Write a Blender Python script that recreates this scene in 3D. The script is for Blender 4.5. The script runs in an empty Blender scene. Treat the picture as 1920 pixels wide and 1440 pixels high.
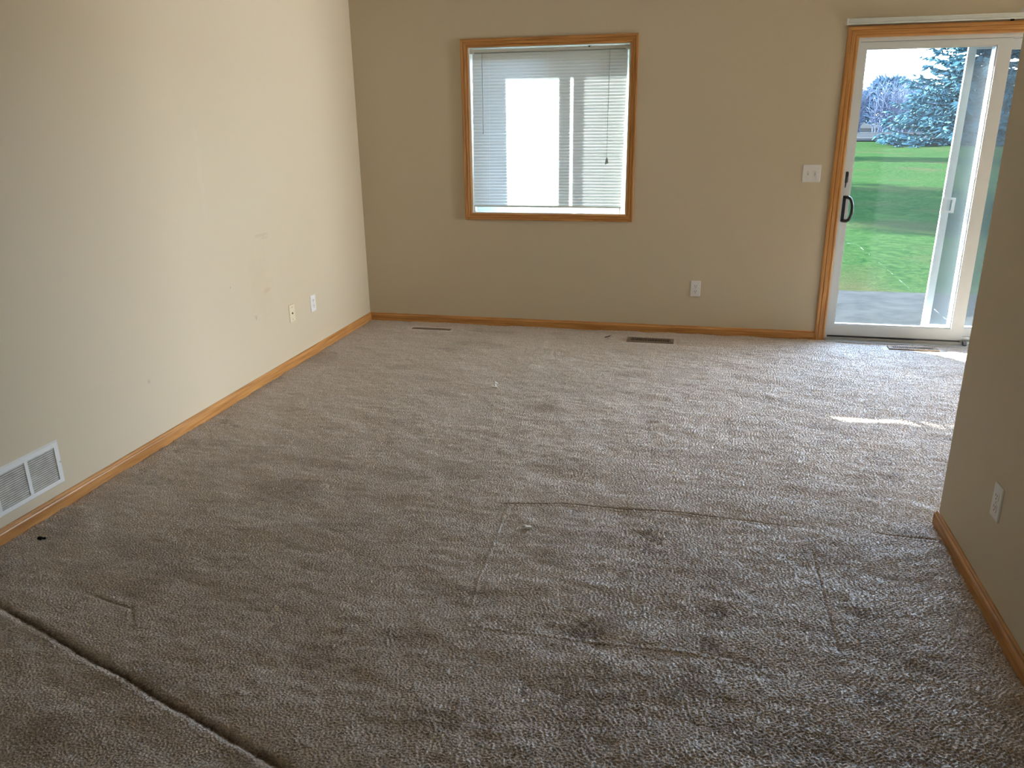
import bpy, bmesh, math, random
import numpy as np
from mathutils import Vector, Matrix

S = bpy.context.scene
COL = S.collection

# ------------------------------------------------------------------ camera
cam_d = bpy.data.cameras.new('camera')
cam = bpy.data.objects.new('camera', cam_d)
COL.objects.link(cam)
cam_d.sensor_width = 36.0
cam_d.lens = 1487.79 / 1920 * 36.0
cam_d.clip_start = 0.05
cam_d.clip_end = 600
_p, _y, _r = 0.3228, -0.2306, -0.0132
_f = Vector((math.sin(_y) * math.cos(_p), math.cos(_y) * math.cos(_p), -math.sin(_p)))
_rt = Vector((math.cos(_y), -math.sin(_y), 0))
_up = _rt.cross(_f)
_a = math.cos(_r) * _rt + math.sin(_r) * _up
_b = -math.sin(_r) * _rt + math.cos(_r) * _up
_m = Matrix((_a, _b, -_f)).transposed().to_4x4()
_m.translation = Vector((2.5448, -5.8544, 1.5319))
cam.matrix_world = _m
S.camera = cam

# ------------------------------------------------------------------ sky, sun, exposure
SKY = 54.0
SUN = 165.0
FILL = 1.5  # power of the fill light added behind the camera
world = bpy.data.worlds.new('sky')
S.world = world
world.use_nodes = True
nt = world.node_tree
nt.nodes.clear()
o = nt.nodes.new('ShaderNodeOutputWorld')
bg = nt.nodes.new('ShaderNodeBackground')
tc = nt.nodes.new('ShaderNodeTexCoord')
sx = nt.nodes.new('ShaderNodeSeparateXYZ')
rp = nt.nodes.new('ShaderNodeValToRGB')
rp.color_ramp.elements[0].position = 0.0
rp.color_ramp.elements[0].color = (0.84, 0.94, 1.10, 1)
rp.color_ramp.elements[1].position = 1.0
rp.color_ramp.elements[1].color = (0.08, 0.13, 0.22, 1)
e = rp.color_ramp.elements.new(0.14)
e.color = (0.74, 0.88, 1.10, 1)
e = rp.color_ramp.elements.new(0.40)
e.color = (0.22, 0.29, 0.41, 1)
nt.links.new(tc.outputs['Generated'], sx.inputs[0])
nt.links.new(sx.outputs['Z'], rp.inputs[0])
nt.links.new(rp.outputs[0], bg.inputs[0])
bg.inputs[1].default_value = SKY
nt.links.new(bg.outputs[0], o.inputs[0])

sun_d = bpy.data.lights.new('sun', 'SUN')
sun_d.energy = SUN
sun_d.color = (1.0, 0.95, 0.86)
sun_d.angle = math.radians(0.6)
sun = bpy.data.objects.new('sun', sun_d)
COL.objects.link(sun)
SUN_DIR = Vector((2.15, -1.65, -0.885)).normalized()
sun.rotation_euler = SUN_DIR.to_track_quat('-Z', 'Y').to_euler()
sun.location = (-20, 20, 12)


def portal(name, loc, rot, sx_, sy_):
    l = bpy.data.lights.new(name, 'AREA')
    l.shape = 'RECTANGLE'
    l.size = sx_
    l.size_y = sy_
    l.cycles.is_portal = True
    ob = bpy.data.objects.new(name, l)
    ob.location = loc
    ob.rotation_euler = rot
    COL.objects.link(ob)


portal('door_sky_portal', (4.385, 0.19, 1.0), (-math.pi / 2, 0, 0), 1.8, 1.95)

# added area lamp lighting the left wall, set in an assumed, unseen dining-end window
wl = bpy.data.lights.new('added_dining_lamp', 'AREA')
wl.shape = 'RECTANGLE'
wl.size = 0.75
wl.size_y = 1.9
wl.energy = 840.0
wl.color = (1.0, 0.97, 0.92)
wlo = bpy.data.objects.new('added_dining_lamp', wl)
wlo.location = (9.56, -1.25, 1.12)
wlo.rotation_euler = (0, math.radians(90), 0)
wlo.rotation_euler = Vector((-1, 0, -0.0)).to_track_quat('-Z', 'Z').to_euler()
COL.objects.link(wlo)
portal('assumed_opening_sky_portal', (9.66, -1.25, 1.12), wlo.rotation_euler, 0.77, 1.9)  # sky sampling through the assumed, unseen opening behind the added lamp

S.view_settings.view_transform = 'Standard'
S.view_settings.look = 'None'
S.view_settings.gamma = 1.0
S.view_settings.use_curve_mapping = False
S.view_settings.exposure = 0.06
cy = S.cycles
cy.max_bounces = 14
cy.diffuse_bounces = 8
cy.glossy_bounces = 4
cy.transmission_bounces = 8
cy.transparent_max_bounces = 24
cy.sample_clamp_indirect = 8.0
cy.caustics_reflective = False
cy.caustics_refractive = False
cy.use_denoising = True


# ------------------------------------------------------------------ materials
def new_mat(name):
    m = bpy.data.materials.new(name)
    m.use_nodes = True
    n = m.node_tree
    return m, n, n.nodes['Principled BSDF'], n.nodes['Material Output']


def plain(name, col, rough=0.5, spec=0.5, metal=0.0, bump=0.0, bscale=200):
    m, n, b, out = new_mat(name)
    b.inputs['Base Color'].default_value = (*col, 1)
    b.inputs['Roughness'].default_value = rough
    b.inputs['Specular IOR Level'].default_value = spec
    b.inputs['Metallic'].default_value = metal
    if bump:
        t = n.nodes.new('ShaderNodeTexCoord')
        z = n.nodes.new('ShaderNodeTexNoise')
        z.inputs['Scale'].default_value = bscale
        z.inputs['Detail'].default_value = 3
        bp = n.nodes.new('ShaderNodeBump')
        bp.inputs['Strength'].default_value = bump
        bp.inputs['Distance'].default_value = 0.002
        n.links.new(t.outputs['Object'], z.inputs['Vector'])
        n.links.new(z.outputs['Fac'], bp.inputs['Height'])
        n.links.new(bp.outputs[0], b.inputs['Normal'])
    return m


WALLC = (0.60, 0.525, 0.388)


def wall_paint(name, blotches=()):
    """eggshell taupe paint with orange-peel; optional scuffs: (y, z, ry, rz, strength, lighter?)"""
    m, n, b, out = new_mat(name)
    b.inputs['Roughness'].default_value = 0.55
    b.inputs['Specular IOR Level'].default_value = 0.3
    t = n.nodes.new('ShaderNodeTexCoord')
    z = n.nodes.new('ShaderNodeTexNoise')
    z.inputs['Scale'].default_value = 220
    z.inputs['Detail'].default_value = 2
    bp = n.nodes.new('ShaderNodeBump')
    bp.inputs['Strength'].default_value = 0.08
    bp.inputs['Distance'].default_value = 0.002
    n.links.new(t.outputs['Object'], z.inputs['Vector'])
    n.links.new(z.outputs['Fac'], bp.inputs['Height'])
    n.links.new(bp.outputs[0], b.inputs['Normal'])
    rgb = n.nodes.new('ShaderNodeRGB')
    rgb.outputs[0].default_value = (*WALLC, 1)
    cur = rgb.outputs[0]
    if blotches:
        sp = n.nodes.new('ShaderNodeSeparateXYZ')
        n.links.new(t.outputs['Object'], sp.inputs[0])
        n2 = n.nodes.new('ShaderNodeTexNoise')
        n2.inputs['Scale'].default_value = 16
        n2.inputs['Detail'].default_value = 5
        n.links.new(t.outputs['Object'], n2.inputs['Vector'])

        def mth(op, a, bb=None, c=None):
            q = n.nodes.new('ShaderNodeMath')
            q.operation = op
            for i, v in enumerate((a, bb, c)):
                if v is None:
                    continue
                if isinstance(v, (int, float)):
                    q.inputs[i].default_value = v
                else:
                    n.links.new(v, q.inputs[i])
            return q.outputs[0]
        for (yy, zz, ry, rz, st, colr) in blotches:
            dy = mth('DIVIDE', mth('SUBTRACT', sp.outputs['Y'], yy), ry)
            dz = mth('DIVIDE', mth('SUBTRACT', sp.outputs['Z'], zz), rz)
            d = mth('SQRT', mth('ADD', mth('MULTIPLY', dy, dy), mth('MULTIPLY', dz, dz)))
            edge = mth('ADD', mth('SUBTRACT', 1.0, d), mth('MULTIPLY', mth('SUBTRACT', n2.outputs['Fac'], 0.5), 2.2))
            mk = n.nodes.new('ShaderNodeMapRange')
            mk.inputs['From Min'].default_value = 0.0
            mk.inputs['From Max'].default_value = 0.5
            mk.inputs['To Max'].default_value = st
            n.links.new(edge, mk.inputs['Value'])
            mx = n.nodes.new('ShaderNodeMixRGB')
            mx.inputs[2].default_value = (*colr, 1)
            n.links.new(mk.outputs[0], mx.inputs[0])
            n.links.new(cur, mx.inputs[1])
            cur = mx.outputs[0]
    n.links.new(cur, b.inputs['Base Color'])
    return m


def oak(name, axis, tint=1.0):
    """honey oak, grain running along axis 0/1/2 of the world"""
    m, n, b, out = new_mat(name)
    b.inputs['Roughness'].default_value = 0.38
    b.inputs['Specular IOR Level'].default_value = 0.45
    t = n.nodes.new('ShaderNodeTexCoord')
    mp = n.nodes.new('ShaderNodeMapping')
    sc = [70.0, 70.0, 70.0]
    sc[axis] = 3.0
    mp.inputs['Scale'].default_value = sc
    z = n.nodes.new('ShaderNodeTexNoise')
    z.inputs['Scale'].default_value = 1.0
    z.inputs['Detail'].default_value = 5
    z.inputs['Roughness'].default_value = 0.6
    z.inputs['Distortion'].default_value = 0.4
    cr = n.nodes.new('ShaderNodeValToRGB')
    cr.color_ramp.elements[0].position = 0.34
    cr.color_ramp.elements[0].color = (0.34 * tint, 0.145 * tint, 0.035 * tint, 1)
    cr.color_ramp.elements[1].position = 0.68
    cr.color_ramp.elements[1].color = (0.60 * tint, 0.31 * tint, 0.10 * tint, 1)
    bp = n.nodes.new('ShaderNodeBump')
    bp.inputs['Strength'].default_value = 0.06
    bp.inputs['Distance'].default_value = 0.002
    n.links.new(t.outputs['Object'], mp.inputs['Vector'])
    n.links.new(mp.outputs[0], z.inputs['Vector'])
    n.links.new(z.outputs['Fac'], cr.inputs[0])
    n.links.new(cr.outputs[0], b.inputs['Base Color'])
    n.links.new(z.outputs['Fac'], bp.inputs['Height'])
    n.links.new(bp.outputs[0], b.inputs['Normal'])
    return m


def glass_mat(name, veil=0.0009, tint=(0.93, 0.97, 0.98)):
    m, n, b, out = new_mat(name)
    n.nodes.remove(b)
    tr = n.nodes.new('ShaderNodeBsdfTransparent')
    tr.inputs[0].default_value = (*tint, 1)
    gl = n.nodes.new('ShaderNodeBsdfGlossy')
    gl.inputs['Roughness'].default_value = 0.01
    fr = n.nodes.new('ShaderNodeFresnel')
    ge = n.nodes.new('ShaderNodeNewGeometry')       # both faces of the thin pane reflect alike
    io = n.nodes.new('ShaderNodeMapRange')
    io.inputs['To Min'].default_value = 1.45
    io.inputs['To Max'].default_value = 1 / 1.45
    n.links.new(ge.outputs['Backfacing'], io.inputs['Value'])
    n.links.new(io.outputs[0], fr.inputs[0])
    mx = n.nodes.new('ShaderNodeMixShader')
    n.links.new(fr.outputs[0], mx.inputs[0])
    n.links.new(tr.outputs[0], mx.inputs[1])
    n.links.new(gl.outputs[0], mx.inputs[2])
    tl = n.nodes.new('ShaderNodeBsdfTranslucent')      # dust film on the pane
    tl.inputs[0].default_value = (0.75, 0.85, 0.95, 1)
    m2 = n.nodes.new('ShaderNodeMixShader')
    m2.inputs[0].default_value = veil
    n.links.new(mx.outputs[0], m2.inputs[1])
    n.links.new(tl.outputs[0], m2.inputs[2])
    n.links.new(m2.outputs[0], out.inputs[0])
    return m


def mesh_screen(name, open_=0.5):
    m, n, b, out = new_mat(name)
    b.inputs['Base Color'].default_value = (0.10, 0.12, 0.14, 1)
    b.inputs['Roughness'].default_value = 0.6
    tr = n.nodes.new('ShaderNodeBsdfTransparent')
    mx = n.nodes.new('ShaderNodeMixShader')
    mx.inputs[0].default_value = 1 - open_
    n.links.new(tr.outputs[0], mx.inputs[1])
    n.links.new(b.outputs[0], mx.inputs[2])
    n.links.new(mx.outputs[0], out.inputs[0])
    return m


def slat_mat(name, col=(0.72, 0.76, 0.74), through=0.046):
    m, n, b, out = new_mat(name)
    n.nodes.remove(b)
    df = n.nodes.new('ShaderNodeBsdfDiffuse')
    df.inputs[0].default_value = (*col, 1)
    tl = n.nodes.new('ShaderNodeBsdfTranslucent')
    tl.inputs[0].default_value = (0.74, 0.86, 0.92, 1) if through < 0.1 else (*col, 1)
    mx = n.nodes.new('ShaderNodeMixShader')
    mx.inputs[0].default_value = through
    n.links.new(df.outputs[0], mx.inputs[1])
    n.links.new(tl.outputs[0], mx.inputs[2])
    n.links.new(mx.outputs[0], out.inputs[0])
    return m


def speckled(name, c1, c2, scale, rough=0.9, bump=0.3, dist=0.02, detail=6, stretch=(1, 1, 1), c3=None, scale3=0.3):
    m, n, b, out = new_mat(name)
    b.inputs['Roughness'].default_value = rough
    b.inputs['Specular IOR Level'].default_value = 0.0
    t = n.nodes.new('ShaderNodeTexCoord')
    mp = n.nodes.new('ShaderNodeMapping')
    mp.inputs['Scale'].default_value = stretch
    z = n.nodes.new('ShaderNodeTexNoise')
    z.inputs['Scale'].default_value = scale
    z.inputs['Detail'].default_value = detail
    z.inputs['Roughness'].default_value = 0.7
    cr = n.nodes.new('ShaderNodeValToRGB')
    cr.color_ramp.elements[0].position = 0.35
    cr.color_ramp.elements[0].color = (*c1, 1)
    cr.color_ramp.elements[1].position = 0.65
    cr.color_ramp.elements[1].color = (*c2, 1)
    n.links.new(t.outputs['Object'], mp.inputs[0])
    n.links.new(mp.outputs[0], z.inputs['Vector'])
    n.links.new(z.outputs['Fac'], cr.inputs[0])
    cur = cr.outputs[0]
    if c3:
        z3 = n.nodes.new('ShaderNodeTexNoise')
        z3.inputs['Scale'].default_value = scale3
        z3.inputs['Detail'].default_value = 3
        n.links.new(mp.outputs[0], z3.inputs['Vector'])
        r3 = n.nodes.new('ShaderNodeMapRange')
        r3.inputs['From Min'].default_value = 0.5
        r3.inputs['From Max'].default_value = 0.72
        n.links.new(z3.outputs['Fac'], r3.inputs['Value'])
        mx = n.nodes.new('ShaderNodeMixRGB')
        mx.inputs[2].default_value = (*c3, 1)
        n.links.new(r3.outputs[0], mx.inputs[0])
        n.links.new(cur, mx.inputs[1])
        cur = mx.outputs[0]
    n.links.new(cur, b.inputs['Base Color'])
    if bump:
        bp = n.nodes.new('ShaderNodeBump')
        bp.inputs['Strength'].default_value = bump
        bp.inputs['Distance'].default_value = dist
        n.links.new(z.outputs['Fac'], bp.inputs['Height'])
        n.links.new(bp.outputs[0], b.inputs['Normal'])
    return m


def carpet_mat():
    m, n, b, out = new_mat('carpet')
    b.inputs['Roughness'].default_value = 0.55
    b.inputs['Specular IOR Level'].default_value = 1.0
    b.inputs['Sheen Weight'].default_value = 1.0
    b.inputs['Sheen Roughness'].default_value = 0.35
    b.inputs['Sheen Tint'].default_value = (0.95, 0.96, 1.0, 1)
    t = n.nodes.new('ShaderNodeTexCoord')
    z = n.nodes.new('ShaderNodeTexNoise')
    z.inputs['Scale'].default_value = 230
    z.inputs['Detail'].default_value = 2
    n.links.new(t.outputs['Object'], z.inputs['Vector'])
    cr = n.nodes.new('ShaderNodeValToRGB')
    cr.color_ramp.elements[0].position = 0.36
    cr.color_ramp.elements[0].color = (0.245, 0.178, 0.126, 1)
    cr.color_ramp.elements[1].position = 0.66
    cr.color_ramp.elements[1].color = (0.78, 0.62, 0.48, 1)
    n.links.new(z.outputs['Fac'], cr.inputs[0])
    at = n.nodes.new('ShaderNodeAttribute')
    at.attribute_name = 'soil_and_groove'
    mx = n.nodes.new('ShaderNodeMixRGB')
    mx.inputs[2].default_value = (0.095, 0.070, 0.052, 1)
    n.links.new(at.outputs['Fac'], mx.inputs[0])
    n.links.new(cr.outputs[0], mx.inputs[1])
    n.links.new(mx.outputs[0], b.inputs['Base Color'])
    gl = n.nodes.new('ShaderNodeBsdfGlossy')            # shiny nylon pile
    gl.inputs['Color'].default_value = (0.85, 0.84, 0.82, 1)
    gl.inputs['Roughness'].default_value = 0.68
    ms = n.nodes.new('ShaderNodeMixShader')
    mg = n.nodes.new('ShaderNodeMath')                  # matted, soiled pile loses its shine
    mg.operation = 'MULTIPLY_ADD'
    mg.inputs[1].default_value = -0.22
    mg.inputs[2].default_value = 0.22
    n.links.new(at.outputs['Fac'], mg.inputs[0])
    n.links.new(mg.outputs[0], ms.inputs[0])
    mh = n.nodes.new('ShaderNodeMath')
    mh.operation = 'SUBTRACT'
    mh.use_clamp = True
    mh.inputs[0].default_value = 1.0
    n.links.new(at.outputs['Fac'], mh.inputs[1])
    n.links.new(mh.outputs[0], b.inputs['Sheen Weight'])
    mk = n.nodes.new('ShaderNodeMath')
    mk.operation = 'MULTIPLY'
    mk.inputs[1].default_value = 1.0
    n.links.new(mh.outputs[0], mk.inputs[0])
    n.links.new(mk.outputs[0], b.inputs['Specular IOR Level'])
    n.links.new(b.outputs[0], ms.inputs[1])
    n.links.new(gl.outputs[0], ms.inputs[2])
    n.links.new(ms.outputs[0], out.inputs[0])
    bp = n.nodes.new('ShaderNodeBump')
    bp.inputs['Strength'].default_value = 0.5
    bp.inputs['Distance'].default_value = 0.003
    n.links.new(z.outputs['Fac'], bp.inputs['Height'])
    n.links.new(bp.outputs[0], b.inputs['Normal'])
    return m


M = {}
M['wall'] = wall_paint('wall_paint')
M['wall_left'] = wall_paint('wall_paint_scuffed', [
    (-1.53, 0.89, 0.09, 0.012, 0.30, (0.42, 0.36, 0.28)),
    (-1.50, 0.87, 0.05, 0.010, 0.25, (0.42, 0.36, 0.28)),
    (-1.60, 0.60, 0.16, 0.24, 0.13, (0.50, 0.40, 0.26)),
    (-1.53, 0.555, 0.06, 0.018, 0.40, (0.50, 0.35, 0.22)),
    (-1.92, 0.65, 0.008, 0.008, 0.7, (0.35, 0.28, 0.22)),
    (-1.69, 0.42, 0.014, 0.02, 0.5, (0.38, 0.32, 0.25)),
    (-2.70, 0.347, 0.012, 0.012, 0.5, (0.38, 0.32, 0.25)),
    (-2.06, 1.30, 0.03, 0.28, 0.22, (0.66, 0.585, 0.47)),
])
M['ceiling'] = plain('ceiling_paint', (0.80, 0.77, 0.71), 0.9, 0.1, bump=0.5, bscale=90)
M['oak_x'] = oak('oak_grain_along_x', 0)
M['oak_y'] = oak('oak_grain_along_y', 1)
M['oak_z'] = oak('oak_grain_along_z', 2)
M['vinyl'] = plain('white_vinyl', (0.69, 0.73, 0.74), 0.35, 0.5)
M['white_paint'] = plain('white_paint', (0.80, 0.80, 0.77), 0.45, 0.4)
M['plastic'] = plain('white_plastic', (0.80, 0.80, 0.79), 0.3, 0.5)
M['ivory'] = plain('ivory_plastic', (0.76, 0.68, 0.50), 0.35, 0.5)
M['black'] = plain('black_plastic', (0.012, 0.012, 0.013), 0.3, 0.5)
M['dark'] = plain('near_black', (0.01, 0.01, 0.01), 0.9, 0.0)  # near-black; also paints the shade inside ducts and slots
M['grille'] = plain('white_enamel', (0.80, 0.81, 0.79), 0.35, 0.5)
M['louver'] = speckled('dusty_enamel', (0.58, 0.56, 0.50), (0.76, 0.75, 0.70), 30, 0.6, 0.0)
M['bronze'] = plain('brown_enamel', (0.20, 0.15, 0.105), 0.4, 0.5)
M['steel'] = plain('steel', (0.6, 0.6, 0.6), 0.3, 0.5, 1.0)
M['brass'] = plain('dull_brass', (0.35, 0.24, 0.10), 0.35, 0.5, 1.0)
M['alu'] = plain('mill_aluminium', (0.55, 0.56, 0.56), 0.4, 0.5, 0.8)
M['glass'] = glass_mat('dusty_window_glass')
M['screen'] = mesh_screen('insect_screen')
M['slat'] = slat_mat('blind_slat')
M['rail'] = plain('blind_rail', (0.62, 0.66, 0.63), 0.4, 0.4)
M['cord'] = plain('blind_cord', (0.35, 0.40, 0.40), 0.8, 0.2)
M['wand'] = plain('tilt_wand', (0.16, 0.22, 0.23), 0.25, 0.5)
M['carpet'] = carpet_mat()
M['siding'] = plain('beige_siding', (0.55, 0.50, 0.42), 0.7, 0.2)
M['concrete'] = speckled('patio_concrete', (0.0129, 0.0148, 0.0160), (0.0207, 0.0224, 0.0236), 6, 0.9, 0.2, 0.01)
M['grass'] = speckled('lawn_grass', (0.0045, 0.0156, 0.0052), (0.0162, 0.0300, 0.0100), 9, 0.95, 0.8, 0.08, 9,
                      c3=(0.0188, 0.0218, 0.0102), scale3=0.55)
M['road'] = speckled('asphalt', (0.0130, 0.0143, 0.0156), (0.0182, 0.0195, 0.0208), 2, 0.9, 0.0)
M['verge'] = speckled('dry_verge', (0.010, 0.011, 0.012), (0.022, 0.023, 0.022), 1.5, 0.95, 0.0)
M['kerb'] = plain('pale_kerb', (0.035, 0.035, 0.034), 0.9, 0.0)
M['needles'] = speckled('blue_spruce_needles', (0.0112, 0.0289, 0.0405), (0.0391, 0.0809, 0.0931), 2.5, 0.8, 0.0)
M['bark'] = speckled('grey_bark', (0.010, 0.008, 0.007), (0.02, 0.017, 0.015), 8, 0.95, 0.2)
M['twigs'] = speckled('bare_twigs', (0.0270, 0.0351, 0.0567), (0.0607, 0.0702, 0.0945), 0.6, 0.9, 0.0)  # bluish distance haze is mixed into the twig colour
M['far_haze'] = speckled('far_foliage', (0.0243, 0.0446, 0.0662), (0.0540, 0.0837, 0.1080), 0.5, 0.9, 0.0)  # foliage colour with the blue of the distance haze painted in
M['paper'] = plain('white_scrap', (0.93, 0.92, 0.88), 0.5, 0.3)
M['lint'] = plain('black_lint', (0.012, 0.011, 0.012), 0.9, 0.1)
M['leaf'] = plain('dead_leaf', (0.055, 0.03, 0.022), 0.7, 0.2)


# ------------------------------------------------------------------ mesh helpers
class MB:
    def __init__(self):
        self.v = []
        self.f = []

    def add(self, vs, fs):
        k = len(self.v)
        self.v += [tuple(p) for p in vs]
        self.f += [tuple(k + i for i in f) for f in fs]

    def box(self, a, b):
        x0, y0, z0 = (min(a[i], b[i]) for i in range(3))
        x1, y1, z1 = (max(a[i], b[i]) for i in range(3))
        self.add([(x0, y0, z0), (x1, y0, z0), (x1, y1, z0), (x0, y1, z0), (x0, y0, z1), (x1, y0, z1), (x1, y1, z1), (x0, y1, z1)],
                 [(0, 3, 2, 1), (4, 5, 6, 7), (0, 1, 5, 4), (1, 2, 6, 5), (2, 3, 7, 6), (3, 0, 4, 7)])

    def tube(self, pts, r, n=8, caps=True):
        pts = [Vector(p) for p in pts]
        rs = r if isinstance(r, (list, tuple)) else [r] * len(pts)
        rings = []
        prev = None
        for i, p in enumerate(pts):
            d = (pts[min(i + 1, len(pts) - 1)] - pts[max(i - 1, 0)]).normalized()
            if prev is None:
                u = d.orthogonal().normalized()
            else:
                u = (prev - d * prev.dot(d)).normalized()
            prev = u
            w = d.cross(u)
            rings.append([p + rs[i] * (math.cos(2 * math.pi * k / n) * u + math.sin(2 * math.pi * k / n) * w) for k in range(n)])
        vs = [q for rg in rings for q in rg]
        fs = []
        for i in range(len(pts) - 1):
            for k in range(n):
                fs.append((i * n + k, i * n + (k + 1) % n, (i + 1) * n + (k + 1) % n, (i + 1) * n + k))
        if caps:
            fs.append(tuple(reversed(range(n))))
            fs.append(tuple((len(pts) - 1) * n + k for k in range(n)))
        self.add(vs, fs)

    def loft(self, sections, caps=True):
        n = len(sections[0])
        vs = [p for s in sections for p in s]
        fs = []
        for i in range(len(sections) - 1):
            for k in range(n):
                fs.append((i * n + k, i * n + (k + 1) % n, (i + 1) * n + (k + 1) % n, (i + 1) * n + k))
        if caps:
            fs.append(tuple(reversed(range(n))))
            fs.append(tuple((len(sections) - 1) * n + k for k in range(n)))
        self.add(vs, fs)

    def rounded_plate(self, w, h, t, r, y0=0.0, cx=0.0, cz=0.0, bevel=0.0, seg=4):
        """plate in XZ, back at y0, front at y0 - t"""
        def outline(ww, hh, rr):
            pts = []
            for (sx_, sz_, a0) in ((1, 1, 0), (-1, 1, 90), (-1, -1, 180), (1, -1, 270)):
                for k in range(seg + 1):
                    a = math.radians(a0 + 90 * k / seg)
                    pts.append((cx + sx_ * (ww / 2 - rr) + rr * math.cos(a), cz + sz_ * (hh / 2 - rr) + rr * math.sin(a)))
            return pts
        o0 = outline(w, h, r)
        secs = [[(x, y0, z) for x, z in o0]]
        if bevel:
            secs.append([(x, y0 - t + bevel, z) for x, z in o0])
            o1 = outline(w - 2 * bevel, h - 2 * bevel, max(r - bevel, 0.0003))
            secs.append([(x, y0 - t, z) for x, z in o1])
        else:
            secs.append([(x, y0 - t, z) for x, z in o0])
        self.loft(secs)

    def build(self, name, mat, parent=None, smooth=False):
        me = bpy.data.meshes.new(name)
        me.from_pydata(self.v, [], self.f)
        bm = bmesh.new()
        bm.from_mesh(me)
        bmesh.ops.recalc_face_normals(bm, faces=bm.faces)
        bm.to_mesh(me)
        bm.free()
        me.materials.append(mat)
        if smooth:
            me.shade_smooth()
        ob = bpy.data.objects.new(name, me)
        COL.objects.link(ob)
        if parent:
            ob.parent = parent
        return ob


def tag(o, label=None, cat=None, group=None, kind=None):
    if label:
        o['label'] = label
    if cat:
        o['category'] = cat
    if group:
        o['group'] = group
    if kind:
        o['kind'] = kind
    return o


def empty(name, loc=(0, 0, 0), rz=0.0):
    o = bpy.data.objects.new(name, None)
    o.empty_display_size = 0.05
    o.location = loc
    o.rotation_euler = (0, 0, rz)
    COL.objects.link(o)
    return o


def struct(o, label, cat):
    return tag(o, label, cat, kind='structure')


# ------------------------------------------------------------------ room shell
CEIL = 2.46
YB = -7.5          # wall behind the camera
XR = 9.5           # far side of the dining end
WT = 0.20          # outer wall thickness
WX0, WX1, WZ0, WZ1 = 0.882, 2.030, 0.862, 2.010      # window hole
DX0, DX1, DZ1 = 3.472, 5.300, 1.993                  # door hole


def wall_holes(mb, x0, x1, z0, z1, y0, y1, holes):
    xs = sorted({x0, x1, *[h[0] for h in holes], *[h[1] for h in holes]})
    zs = sorted({z0, z1, *[h[2] for h in holes], *[h[3] for h in holes]})
    xs = [x for x in xs if x0 <= x <= x1]
    zs = [z for z in zs if z0 <= z <= z1]

    def solid(i, k):
        if i < 0 or k < 0 or i >= len(xs) - 1 or k >= len(zs) - 1:
            return False
        cx, cz = (xs[i] + xs[i + 1]) / 2, (zs[k] + zs[k + 1]) / 2
        return not any(h[0] < cx < h[1] and h[2] < cz < h[3] for h in holes)
    for i in range(len(xs) - 1):
        for k in range(len(zs) - 1):
            if not solid(i, k):
                continue
            a, b, c, d = xs[i], xs[i + 1], zs[k], zs[k + 1]
            mb.add([(a, y0, c), (b, y0, c), (b, y0, d), (a, y0, d)], [(0, 1, 2, 3)])
            mb.add([(a, y1, c), (b, y1, c), (b, y1, d), (a, y1, d)], [(3, 2, 1, 0)])
            if not solid(i - 1, k):
                mb.add([(a, y0, c), (a, y1, c), (a, y1, d), (a, y0, d)], [(3, 2, 1, 0)])
            if not solid(i + 1, k):
                mb.add([(b, y0, c), (b, y1, c), (b, y1, d), (b, y0, d)], [(0, 1, 2, 3)])
            if not solid(i, k - 1):
                mb.add([(a, y0, c), (b, y0, c), (b, y1, c), (a, y1, c)], [(3, 2, 1, 0)])
            if not solid(i, k + 1):
                mb.add([(a, y0, d), (b, y0, d), (b, y1, d), (a, y1, d)], [(0, 1, 2, 3)])


def raw_build(mb, name, mat):
    """no normal recalculation (normals already outward)"""
    me = bpy.data.meshes.new(name)
    me.from_pydata(mb.v, [], mb.f)
    me.materials.append(mat)
    ob = bpy.data.objects.new(name, me)
    COL.objects.link(ob)
    return ob


mb = MB()
wall_holes(mb, -0.12, XR + 0.12, -0.1, CEIL, 0.0, WT, [(WX0, WX1, WZ0, WZ1), (DX0, DX1, -0.1, DZ1)])
struct(raw_build(mb, 'wall_back', M['wall']), 'taupe painted wall with the window and the sliding door', 'wall')
mb = MB()
mb.box((-0.12, YB, -0.1), (0, 0, CEIL))
struct(mb.build('wall_left', M['wall_left']), 'pale lit taupe wall on the left with scuffs', 'wall')
PX, PY = 3.5255, -2.7836
mb = MB()
mb.box((PX, YB, -0.1), (PX + 0.12, PY, CEIL))
struct(mb.build('wall_right', M['wall']), 'shaded partition wall ending at the right edge of the photo', 'wall')
mb = MB()
for (ya, yb, za, zb) in ((YB, -1.635, -0.1, CEIL), (-0.865, 0, -0.1, CEIL), (-1.635, -0.865, -0.1, 0.17), (-1.635, -0.865, 2.07, CEIL)):  # pieces around the assumed opening that holds the added lamp
    mb.box((XR, ya, za), (XR + 0.12, yb, zb))
struct(mb.build('wall_far_right', M['wall']), 'unseen wall of the dining end behind the partition, with an assumed window opening', 'wall')
mb = MB()
mb.box((6.3, YB, -0.1), (6.42, -1.85, CEIL))  # unseen stubs added to keep the dining lamp's light off the back wall
mb.box((6.3, -0.80, -0.1), (6.42, 0.0, CEIL))
mb.box((6.3, -1.85, 2.1), (6.42, -0.80, CEIL))
struct(mb.build('wall_light_stub', M['wall']), 'added wall with a light-shaping doorway at the dining end, hidden behind the partition', 'wall')
mb = MB()
wall_holes(mb, -0.12, XR + 0.12, -0.1, CEIL, YB - 0.12, YB, [])
struct(raw_build(mb, 'wall_front', M['wall']), 'wall behind the camera', 'wall')
mb = MB()
mb.box((-0.12, YB - 0.12, CEIL), (XR + 0.12, WT, CEIL + 0.12))
struct(mb.build('ceiling', M['ceiling']), 'flat painted ceiling', 'ceiling')
mb = MB()
mb.box((-2.0, WT, 2.44), (8.0, 1.23, 2.58))
struct(mb.build('trim_eave', M['siding']), 'eave over the patio outside the back wall', 'eave')

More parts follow.
